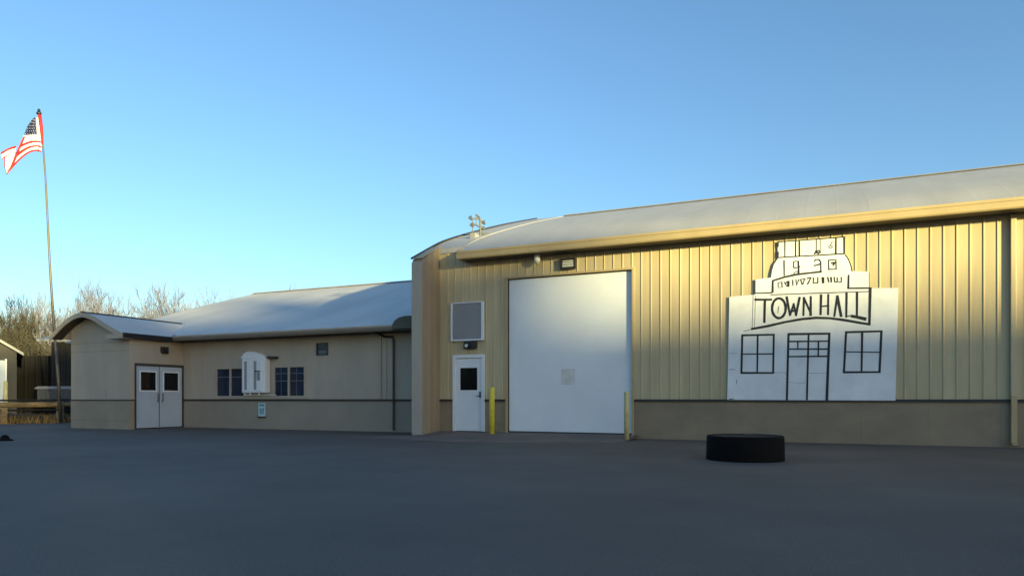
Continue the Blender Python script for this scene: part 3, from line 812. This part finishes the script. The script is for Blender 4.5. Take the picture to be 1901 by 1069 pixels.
for j in range(NV):
    v = (j + .5) / NV
    for i in range(NU):
        u = (i + .5) / NU
        q = [P[i, j], P[i + 1, j], P[i + 1, j + 1], P[i, j + 1]]
        if v < .41 and u > .05: ca.add(q, [(0, 1, 2, 3)])
        else:
            red = (.575 < v < .64) or (.73 < v < .82) or v > .915 or (u > .86 and v > .44)
            if v < .42: red = False
            cl.add(q, [(0, 1, 2, 3)], ir if red else iw)
near = [(0, (232, 540)), (.5, (190, 730)), (1, (105, 935))]
far = [(0, (8, 640)), (.25, (32, 735)), (.36, (62, 705)), (.6, (60, 830)), (1, (94, 946))]
Q = {}
for j in range(25):
    v = j / 24
    for i in range(17):
        u = i / 16
        h0 = poly_at(near, v); f0 = poly_at(far, v)
        x = h0[0] + (f0[0] - h0[0]) * u; y = h0[1] + (f0[1] - h0[1]) * u - 14 * sin(pi * u) * (1 - v)
        Q[i, j] = fpt(x, y, .22 + .10 * sin(u * 4 + v * 2))
for j in range(24):
    v = (j + .5) / 24
    for i in range(16):
        u = (i + .5) / 16
        red = v < .09 or (.19 < v < .25 and u > .3) or (u > .90 and v > .3) or v > .95
        cl.add([Q[i, j], Q[i + 1, j], Q[i + 1, j + 1], Q[i, j + 1]], [(0, 1, 2, 3)], ir if red else iw)
def weld(o, th):
    bm = bmesh.new(); bm.from_mesh(o.data); bmesh.ops.remove_doubles(bm, verts=bm.verts, dist=.002); bm.to_mesh(o.data); bm.free()
    for p_ in o.data.polygons: p_.use_smooth = True
    s_ = o.modifiers.new('solid', 'SOLIDIFY'); s_.thickness = th; s_.offset = 0
o = cl.build('stripes', None, flag); weld(o, .008)
cant = ca.build('canton', M['navy'], flag); weld(cant, .008)
st = MB()
for r_ in range(6):
    for k in range(5):
        i = 3 + k * 5 + (2 if r_ % 2 else 0); j = 3 + r_ * 3
        if i >= NU - 1: continue
        c = (P[i, j] + P[i + 1, j + 1]) / 2 + (Vector((0, 0, CAMH)) - P[i, j]).normalized() * .012
        rx = Vector((cos(YAW), sin(YAW), 0)); uz = Vector((0, 0, 1))
        s5 = [c + (rx * sin(a_ * pi / 5) + uz * cos(a_ * pi / 5)) * (.015 if a_ % 2 == 0 else .006) for a_ in range(10)]
        st.prism(s5, (Vector((0, 0, CAMH)) - c).normalized() * .003)
st.build('stars', M['flagwhite'], cant)
hb = MB(); hb.tube([at_depth(70.3, 219, FD - .02), at_depth(72.6, 240, FD - .02), at_depth(75, 262, FD - .02)], [.05, .075, .05], 8)
hb.build('header_strip', M['flagwhite'], flag, smooth=True)
hb = MB(); hb.tube([at_depth(73.6, 214, FD - .03), at_depth(75.8, 232, FD - .03), at_depth(77.6, 250, FD - .03), at_depth(79.3, 268, FD - .03)], [.065, .07, .06, .03], 8)
hb.build('hoist_edge', M['red'], flag, smooth=True)

# ------------------------------------------------------------------ left background
# rail fence along the edge of the lot
def rail_fence(yoff):
    fx = -28.5
    f = thing('rail_fence', (fx, 17, 0), 'low weathered log rail fence along the left edge of asphalt', 'fence')
    random.seed(2)
    for z, r_, m in ((.90, .035, 'darkwood'), (.70, .105, 'log'), (.52, .035, 'darkwood')):
        pts = [(fx + random.uniform(-.02, .02), y, z + random.uniform(-.02, .02)) for y in [8 + 1.6 * i for i in range(13)]]
        MB().tube(pts, r_, 8).build('rail', M[m], f)
    for y in (9.1, 11.6, 14.1, 16.45, 18.62, 21.1, 23.6):
        MB().box(fx - .10, fx + .10, y - .10, y + .10, -.05, .60 if y != 18.62 else .86).build('post', M['log'], f, bevel=.015)
rail_fence(0)
random.seed(8)
def rock(x, y, s):
    o = MB(); n = 10
    prof_ = [(.55, 0), (.62, .2), (.58, .42), (.40, .62), (.16, .70)]
    o.lathe((x, y, -.02), [(r * s, z * s) for r, z in prof_], n)
    ob = o.build('boulder', M['stone'], None, origin=(x, y, 0), smooth=True)
    for v in ob.data.vertices:
        v.co += Vector((random.uniform(-.06, .06), random.uniform(-.06, .06), random.uniform(-.04, .04))) * s
    return tag(ob, 'dark rounded boulder in dry grass under the rail fence', 'rock', 'boulders under the rail fence')
for y in (16.6, 17.05, 17.35, 17.75, 18.15, 18.95):
    rock(-29.0 - random.random() * .25, y, random.uniform(.48, .6))
# dry grass
g = MB(); random.seed(5)
for i in range(9000):
    if i < 5200: x, y = random.uniform(-31.0, -28.25), random.uniform(8, 24)
    else: x, y = random.uniform(-60, -29), random.uniform(10, 48)
    h_ = random.uniform(.10, .38) * (1 if i < 5200 else 1.2); a_ = random.uniform(0, pi); w_ = random.uniform(.008, .022)
    dx, dy = cos(a_) * w_, sin(a_) * w_; lx, ly = random.uniform(-.15, .15), random.uniform(-.15, .15)
    g.add([(x - dx, y - dy, -.03), (x + dx, y + dy, -.03), (x + lx, y + ly, h_)], [(0, 1, 2)])
tag(g.build('dry_grass', M['grass']), kind='stuff')

# covered trailer
TD = 33.5
t0 = at_depth(66, 742, TD); 
tr = thing('covered_trailer', (t0.x + .9, t0.y, 0), 'flat trailer under a pale cover parked behind the rail fence', 'trailer')
U_ = Vector((cos(YAW), sin(YAW), 0)); V_ = Vector((-sin(YAW), cos(YAW), 0))
def oriented(mb, o_, u0, u1, v0, v1, z0, z1):
    vs = [o_ + U_ * u + V_ * v + Vector((0, 0, z)) for z in (z0, z1) for v in (v0, v1) for u in (u0, u1)]
    mb.add(vs, [(0, 2, 3, 1), (4, 5, 7, 6), (0, 1, 5, 4), (2, 6, 7, 3), (0, 4, 6, 2), (1, 3, 7, 5)]); return mb
b0 = Vector((t0.x, t0.y, 0))
oriented(MB(), b0, .06, 2.6, .03, 1.9, .86, 1.42).build('mesh_sides', M['mesh_'], tr)
cv = MB()
cvp = [(-.05, 1.42), (.0, 1.50), (.15, 1.55), (2.6, 1.56), (2.65, 1.50), (2.65, 1.42)]
cv.prism([b0 + U_ * u + V_ * (-.02) + Vector((0, 0, z)) for u, z in cvp], V_ * 1.98)
cv.build('cover', M['greypanel'], tr)
oriented(MB(), b0, .0, 2.65, -.02, 1.95, .74, .855).build('deck', M['black'], tr)
for u in (.75, 1.75):
    w = MB(); c = b0 + U_ * u + V_ * .05 + Vector((0, 0, .34)); w.tube([c, c + V_ * .22], .34, 18); w.build('wheel', M['rubber'], tr)

# dark board fence and dark shed
def boards(mb, p0, p1, z0, z1, n, th=.05):
    d = (p1 - p0); L = d.length; d.normalize(); nn = Vector((-d.y, d.x, 0))
    for i in range(n):
        a = p0 + d * (L * i / n + .008); b = p0 + d * (L * (i + 1) / n - .008)
        off = nn * (.012 * (i % 2))
        zt = z1 + .02 * sin(i * 2.7)
        mb.prism([a + off + Vector((0, 0, z0)), b + off + Vector((0, 0, z0)), b + off + nn * th + Vector((0, 0, z0)), a + off + nn * th + Vector((0, 0, z0))], (0, 0, zt - z0))
pa = at_depth(20, 740, 39); pa.z = 0; pb_ = at_depth(100, 740, 39); pb_.z = 0
fe = thing('board_fence', tuple(pa), 'tall dark board fence behind the trailer and rail fence', 'fence')
m_ = MB(); boards(m_, pa, pb_, .02, 3.35, 16); m_.build('boards', M['darkwood'], fe)
d_ = (pb_ - pa).normalized()
for k in range(4):
    c = pa + d_ * ((pb_ - pa).length * (k + .5) / 4)
    MB().box(c.x - .06, c.x + .06, c.y - .14, c.y - .04, -.03, 3.3).build('post', M['darkwood'], fe)
sd = at_depth(95, 740, 36); sd.z = 0; se = at_depth(150, 740, 36); se.z = 0
sh = thing('dark_shed', tuple(sd), 'dark brown shed with pale roof edge half hidden behind the porch', 'shed')
m_ = MB(); boards(m_, sd, se, 0, 3.85, 10, .12); m_.build('wall', M['darkwood'], sh)
m_ = MB(); m_.prism([sd + V_ * .14 + U_ * .05, se + V_ * .14, se + V_ * 3, sd + V_ * 3 + U_ * .05], (0, 0, 3.85)); m_.build('side_walls', M['darkwood'], sh)
m_ = MB(); q0 = sd - U_ * .55 - V_ * .3; m_.prism([q0 + Vector((0, 0, 3.88)), q0 + U_ * 3 + Vector((0, 0, 3.88)), q0 + U_ * 3 + V_ * 3.6 + Vector((0, 0, 4.7)), q0 + V_ * 3.6 + Vector((0, 0, 4.7))], (0, 0, .12)); m_.build('roof', M['greypanel'], sh)
m_ = MB(); c = se - U_ * .45 - V_ * .12; oriented(m_, c, 0, .34, 0, .11, 3.1, 3.8); m_.build('meter_box', M['shed'], sh)

# small pale-trimmed shed at the far left
SD = 35.0
r0 = at_depth(31, 740, SD); r0.z = 0
s2 = thing('small_garage', tuple(r0), 'small grey-brown garage with pale roof edge and pale door tinted blue for shade', 'garage')
wd = 4.6
V2 = ray(4, 740); V2.z = 0; V2.normalize(); U2 = Vector((V2.y, -V2.x, 0))
def oriented2(mb, o_, u0, u1, v0, v1, z0, z1):
    vs = [o_ + U2 * u + V2 * v + Vector((0, 0, z)) for z in (z0, z1) for v in (v0, v1) for u in (u0, u1)]
    mb.add(vs, [(0, 2, 3, 1), (4, 5, 7, 6), (0, 1, 5, 4), (2, 6, 7, 3), (0, 4, 6, 2), (1, 3, 7, 5)]); return mb
m_ = MB(); m_.prism([r0 + Vector((0, 0, 0)), r0 + Vector((0, 0, 3.25)), r0 - U2 * wd / 2 + Vector((0, 0, 4.75)), r0 - U2 * wd + Vector((0, 0, 3.25)), r0 - U2 * wd], V2 * 6); m_.build('walls', M['shed'], s2)
for sgn in (0, 1):
    m_ = MB()
    pa_ = r0 + U2 * .28 + Vector((0, 0, 3.10)) if sgn == 0 else r0 - U2 * (wd + .28) + Vector((0, 0, 3.10))
    pk = r0 - U2 * wd / 2 + Vector((0, 0, 4.82))
    m_.prism([pa_ - V2 * .3, pk - V2 * .3, pk - V2 * .3 + Vector((0, 0, .14)), pa_ - V2 * .3 + Vector((0, 0, .14))], V2 * 6.5); m_.build('roof', M['greypanel'], s2)
m_ = MB(); oriented2(m_, r0, -3.0, -.48, -.04, -.005, .3, 2.85); m_.build('garage_door', M['shade_tinted_door'], s2)
m_ = MB(); oriented2(m_, r0, -.475, -.40, -.05, -.005, .3, 2.92); m_.build('door_trim', M['white'], s2)
q = at_depth(10.5, 740, 30)
o = MB(); o.lathe((q.x, q.y, 0), [(.075, -.03), (.075, 1.64), (.06, 1.70), (.03, 1.72)], 14)
tag(o.build('marker_post', M['cream'], None, origin=(q.x, q.y, 0), smooth=False), 'pale cream post standing before the shade-tinted garage door', 'post')

# ------------------------------------------------------------------ trees
def grow(mbt, mbc, p, d, L, r, lvl, rnd, maxl, upb):
    n = 4
    pts = [p.copy()]; rad = [r]
    q = p.copy(); dd = d.copy()
    for i in range(n):
        dd = (dd + Vector((rnd.uniform(-.16, .16), rnd.uniform(-.16, .16), rnd.uniform(-.05, .12) + upb * .06))).normalized()
        q = q + dd * (L / n); pts.append(q.copy()); rad.append(r * (1 - .55 * (i + 1) / n))
    (mbt if lvl < 1 else mbc).tube(pts, rad, 6 if lvl < 1 else 3, cap=False)
    if lvl >= maxl: return
    k = rnd.randint(6, 8) if lvl == 0 else rnd.randint(3, 5)
    for j in range(k):
        t_ = rnd.uniform(.28, 1.0) if lvl else rnd.uniform(.22, 1.0)
        i = min(n - 1, int(t_ * n)); b = pts[i].lerp(pts[i + 1], t_ * n - i)
        ax = (pts[i + 1] - pts[i]).normalized()
        a_ = rnd.uniform(0, 2 * pi); side = ax.orthogonal().normalized()
        side = Matrix.Rotation(a_, 3, ax) @ side
        sp = rnd.uniform(.35, .85)
        nd = (ax + side * sp + Vector((0, 0, .35 * upb))).normalized()
        grow(mbt, mbc, b, nd, L * rnd.uniform(.48, .72), max(.017, r * (1 - .5 * t_) * .62), lvl + 1, rnd, maxl, upb)
def make_tree(seed, hgt, stems, label, leaf=0, m_tw='twig'):
    rnd = random.Random(seed)
    mt, mc = MB(), MB()
    for s_ in range(stems):
        a_ = rnd.uniform(0, 2 * pi); lean = .05 if stems == 1 else rnd.uniform(.08, .35)
        d = Vector((cos(a_) * lean, sin(a_) * lean, 1)).normalized()
        grow(mt, mc, Vector((cos(a_), sin(a_), 0)) * (.0 if stems == 1 else .25) + Vector((0, 0, -.1)), d, hgt * rnd.uniform(.55, .72), hgt * .020, 0, rnd, 4, 1)
    t_ = thing('bare_tree', (0, 0, 0), label, 'tree', 'bare trees beyond the buildings')
    # fit height
    zmax = max(v[2] for v in mc.v); k = hgt / zmax
    for mb in (mt, mc): mb.v = [(x * k, y * k, z * k) for x, y, z in mb.v]
    mt.build('trunk', M['bark'], t_)
    if leaf:
        for i in range(leaf):
            b = Vector(mc.v[rnd.randrange(len(mc.v))])
            if b.z > hgt * .8: continue
            c = b + Vector((rnd.gauss(0, .16), rnd.gauss(0, .16), rnd.gauss(0, .16)))
            u_ = Vector((rnd.gauss(0, 1), rnd.gauss(0, 1), rnd.gauss(0, 1))).normalized() * rnd.uniform(.03, .07)
            w_ = u_.orthogonal().normalized() * rnd.uniform(.02, .04)
            mc.add([c - u_, c + w_, c + u_, c - w_], [(0, 1, 2, 3)], 1)
        mc.mats.append(M['olive'])
    mc.build('crown', M[m_tw], t_)
    return t_
def dup(root, loc, rz_, sc, label):
    r = root.copy(); COL.objects.link(r); r.location = loc; r.rotation_euler = (0, 0, rz_); r.scale = (sc, sc, sc); r['label'] = label
    for ch in list(root.children):
        c = ch.copy(); COL.objects.link(c); c.parent = r
    return r
BASE = [make_tree(11, 9.0, 1, ''), make_tree(23, 9.0, 2, ''), make_tree(37, 9.0, 3, ''), make_tree(5, 8.0, 4, '', leaf=3800, m_tw='brush')]
BASE_USED = [False] * 4
# (px of trunk, py of top, depth, base tree, label)
spots = [
    (12, 545, 44, 3, 'dense olive-brown bushy tree at far left beyond the garage'),
    (62, 552, 46, 3, 'dense olive-brown bushy tree standing behind the dark board fence'),
    (112, 520, 47, 1, 'bare pale tree rising just right of the flagpole'),
    (35, 528, 52, 2, 'thin bare tree poking above the olive bushes at far left'),
    (150, 528, 48, 2, 'bare multi-stem tree right above the porch gable peak'),
    (196, 514, 50, 0, 'tallest bare tree behind the middle of the porch roof'),
    (172, 530, 54, 1, 'slim bare tree left of the tallest one behind the porch'),
    (228, 528, 50, 1, 'bare forked tree right of the tallest one behind the porch'),
    (262, 532, 52, 2, 'bare multi-stem tree over the right half of porch roof'),
    (88, 530, 54, 0, 'bare tree just left of the flagpole'),
    (318, 514, 52, 0, 'bare tree above the junction of porch roof and wing roof'),
    (292, 545, 48, 1, 'short bare tree over the right end of porch roof'),
    (350, 522, 50, 2, 'low bare tree against the lit left slope of wing roof'),
    (376, 518, 60, 2, 'bare tree top peeking over left end of wing ridge'),
    (410, 526, 66, 2, 'small bare tree top behind wing ridge, second from the left'),
    (445, 520, 70, 2, 'faint bare tree top behind the middle of wing ridge'),
    (536, 522, 75, 0, 'lone thin bare treetop above wing ridge, furthest right'),
    (132, 540, 56, 0, 'thin bare tree between flagpole and porch gable'),
    (122, 532, 50, 2, 'bare multi-stem tree just left of the porch gable peak'),
    (186, 522, 47, 2, 'bare multi-stem tree directly left of the tallest tree'),
    (212, 532, 46, 1, 'bare forked tree directly right of the tallest tree'),
    (246, 534, 47, 2, 'bare bushy tree over the middle right of porch roof'),
    (276, 536, 49, 2, 'bare wide tree above the right third of porch roof'),
    (305, 532, 48, 2, 'bare wide tree touching the lower left end of wing roof'),
    (334, 522, 54, 1, 'bare forked tree where the wing roof slope begins'),
    (395, 524, 62, 1, 'low wide bare tree top behind left end of wing ridge'),
    (75, 536, 50, 2, 'bare wide tree rising above the board fence'),
    (160, 520, 58, 1, 'distant slender bare tree above the porch gable'),
]
for i, (px, py, d, bi, lab) in enumerate(spots):
    base = BASE[bi]
    loc = at_depth(px, 740, d); top_z = at_depth(px, py, d).z; loc.z = 0
    sc = top_z / (8.0 if bi == 3 else 9.0)
    if not BASE_USED[bi]:
        BASE_USED[bi] = True; base.location = loc; base.scale = (sc,) * 3; base.rotation_euler = (0, 0, i * 1.3); base['label'] = lab
    else: dup(base, loc, i * 1.3, sc, lab)
# tangled undergrowth below the trees
random.seed(9); ub = MB()
for i in range(5200):
    px = random.uniform(-120, 420); d = random.uniform(43, 60)
    p = at_depth(px, 740, d); p.z = 0
    hh = random.uniform(1.5, 5.2)
    q = p + Vector((random.gauss(0, .5), random.gauss(0, .5), hh))
    m1 = p.lerp(q, .5) + Vector((random.gauss(0, .25), random.gauss(0, .25), 0))
    z0_ = Vector((0, 0, random.uniform(0, hh * .4)))
    ub.tube([p + z0_, m1 + z0_ * .5, q], [.022, .016, .006], 3, cap=False)
tag(ub.build('undergrowth', M['brush']), kind='stuff')

# ------------------------------------------------------------------ unseen buildings added across the lot, rooflines shaped to cast the shade
CD = 90.0
sd2 = Vector((sin(SUN_AZ), -cos(SUN_AZ), 0)); lat = Vector((cos(SUN_AZ), sin(SUN_AZ), 0))
def across(name, label, w0, w1, prof_):
    """unseen building added across the lot to cast shade; prof_ is its roofline as (w, z) pairs"""
    base = sd2 * CD
    b = thing(name, tuple(base + lat * (w0 + w1) / 2), label, 'building')
    poly = [base + lat * w0] + [base + lat * w + Vector((0, 0, z)) for w, z in prof_] + [base + lat * w1]
    MB().prism(poly, sd2 * 14).build('wall', M['brick'], b)
    r_ = MB()
    for (wa, za), (wb, zb) in zip(prof_, prof_[1:]):
        if abs(wb - wa) < .01: continue
        a0 = base - sd2 * .3 + lat * wa + Vector((0, 0, za + .01)); a1 = base - sd2 * .3 + lat * wb + Vector((0, 0, zb + .01))
        r_.prism([a0, a1, a1 + Vector((0, 0, .12)), a0 + Vector((0, 0, .12))], sd2 * 14.6)
    r_.build('roof', M['roof'], b)
def shade(x, y, z):
    """place and height on the far rooflines whose shadow edge falls on the point x, y, z"""
    p = Vector((x, y, 0))
    return (p.dot(lat), z + (CD - p.dot(sd2)) * math.tan(SUN_EL))
w_a, h_a = shade(-5.25, YM, 2.7)
w_f = shade(-9.47, 16.0, 0)[0]; h_f = shade(-9.47, 16, 6.2)[1]; h_b = shade(-9.0, YM, 4.75)[1]; h_l = shade(-41, 27, 3.4)[1]
w_p = shade(-22.2, 15.0, 0)[0]; w_g = shade(-36.6, 21, 0)[0]; h_g = shade(-37, 21, 3.4)[1]; h_s = shade(-27, 15.5, .1)[1]
across('hall_shade_caster', 'unseen long low building added behind the camera to shade the hall', w_a + .01, 22, [(w_a + .01, h_a), shade(-4, YM, 2.9), shade(3.5, YM, 2.8), (22, shade(3.5, YM, 2.8)[1])])  # unseen block added so its shadow edge crosses the upper hall wall
across('wing_shade_caster', 'unseen tall building with raised middle added to shade porch, wing and fin', w_p - 1, w_a, [(w_p - 1, h_l), (w_p + 2.6, h_l), (w_p + 2.7, h_b), (w_f - 1.7, h_b), (w_f - 1.6, h_f), (w_f + .45, h_f), (w_f + .55, h_b), (w_a, h_b)])  # unseen block added; its raised middle is shaped to shade the corner fin
across('garage_shade_caster', 'unseen narrow tall building added across the lot to shade the garage', w_g - 3.4, w_g + .6, [(w_g - 3.4, h_g), (w_g + .6, h_g)])  # unseen block added to keep the garage front in shade
across('ground_shade_caster', 'unseen low building added between the two tall ones to shade the ground', w_g + .65, w_p - 1.05, [(w_g + .65, h_s), (w_p - 1.05, h_s)])  # unseen block added to shade the asphalt on the left
across('ground_shade_caster_left', 'unseen low building added at the end of the row to shade the ground', -9, w_g - 3.45, [(-9, h_s), (w_g - 3.45, h_s)])  # unseen block added to carry the ground shade on past the tall one
random.seed(12); wd_ = MB()
way = [Vector((-170, 40, 0)), Vector((-170, -130, 0)), Vector((-90, -240, 0)), Vector((20, -260, 0))]
for a, b in zip(way, way[1:]):
    n_ = int((b - a).length / 4)
    for i in range(n_):
        c = a.lerp(b, (i + random.random()) / n_) + Vector((random.uniform(-8, 8), random.uniform(-8, 8), 0))
        h_ = random.uniform(12, 19); r_ = random.uniform(3, 5)
        wd_.lathe(c, [(r_ * .7, -.1), (r_, h_ * .3), (r_ * .8, h_ * .65), (r_ * .3, h_ * .93), (.1, h_)], 7)
tag(wd_.build('horizon_blocker_wood', M['brush']), kind='stuff')  # unseen wood added to block low sky glow in the window reflections
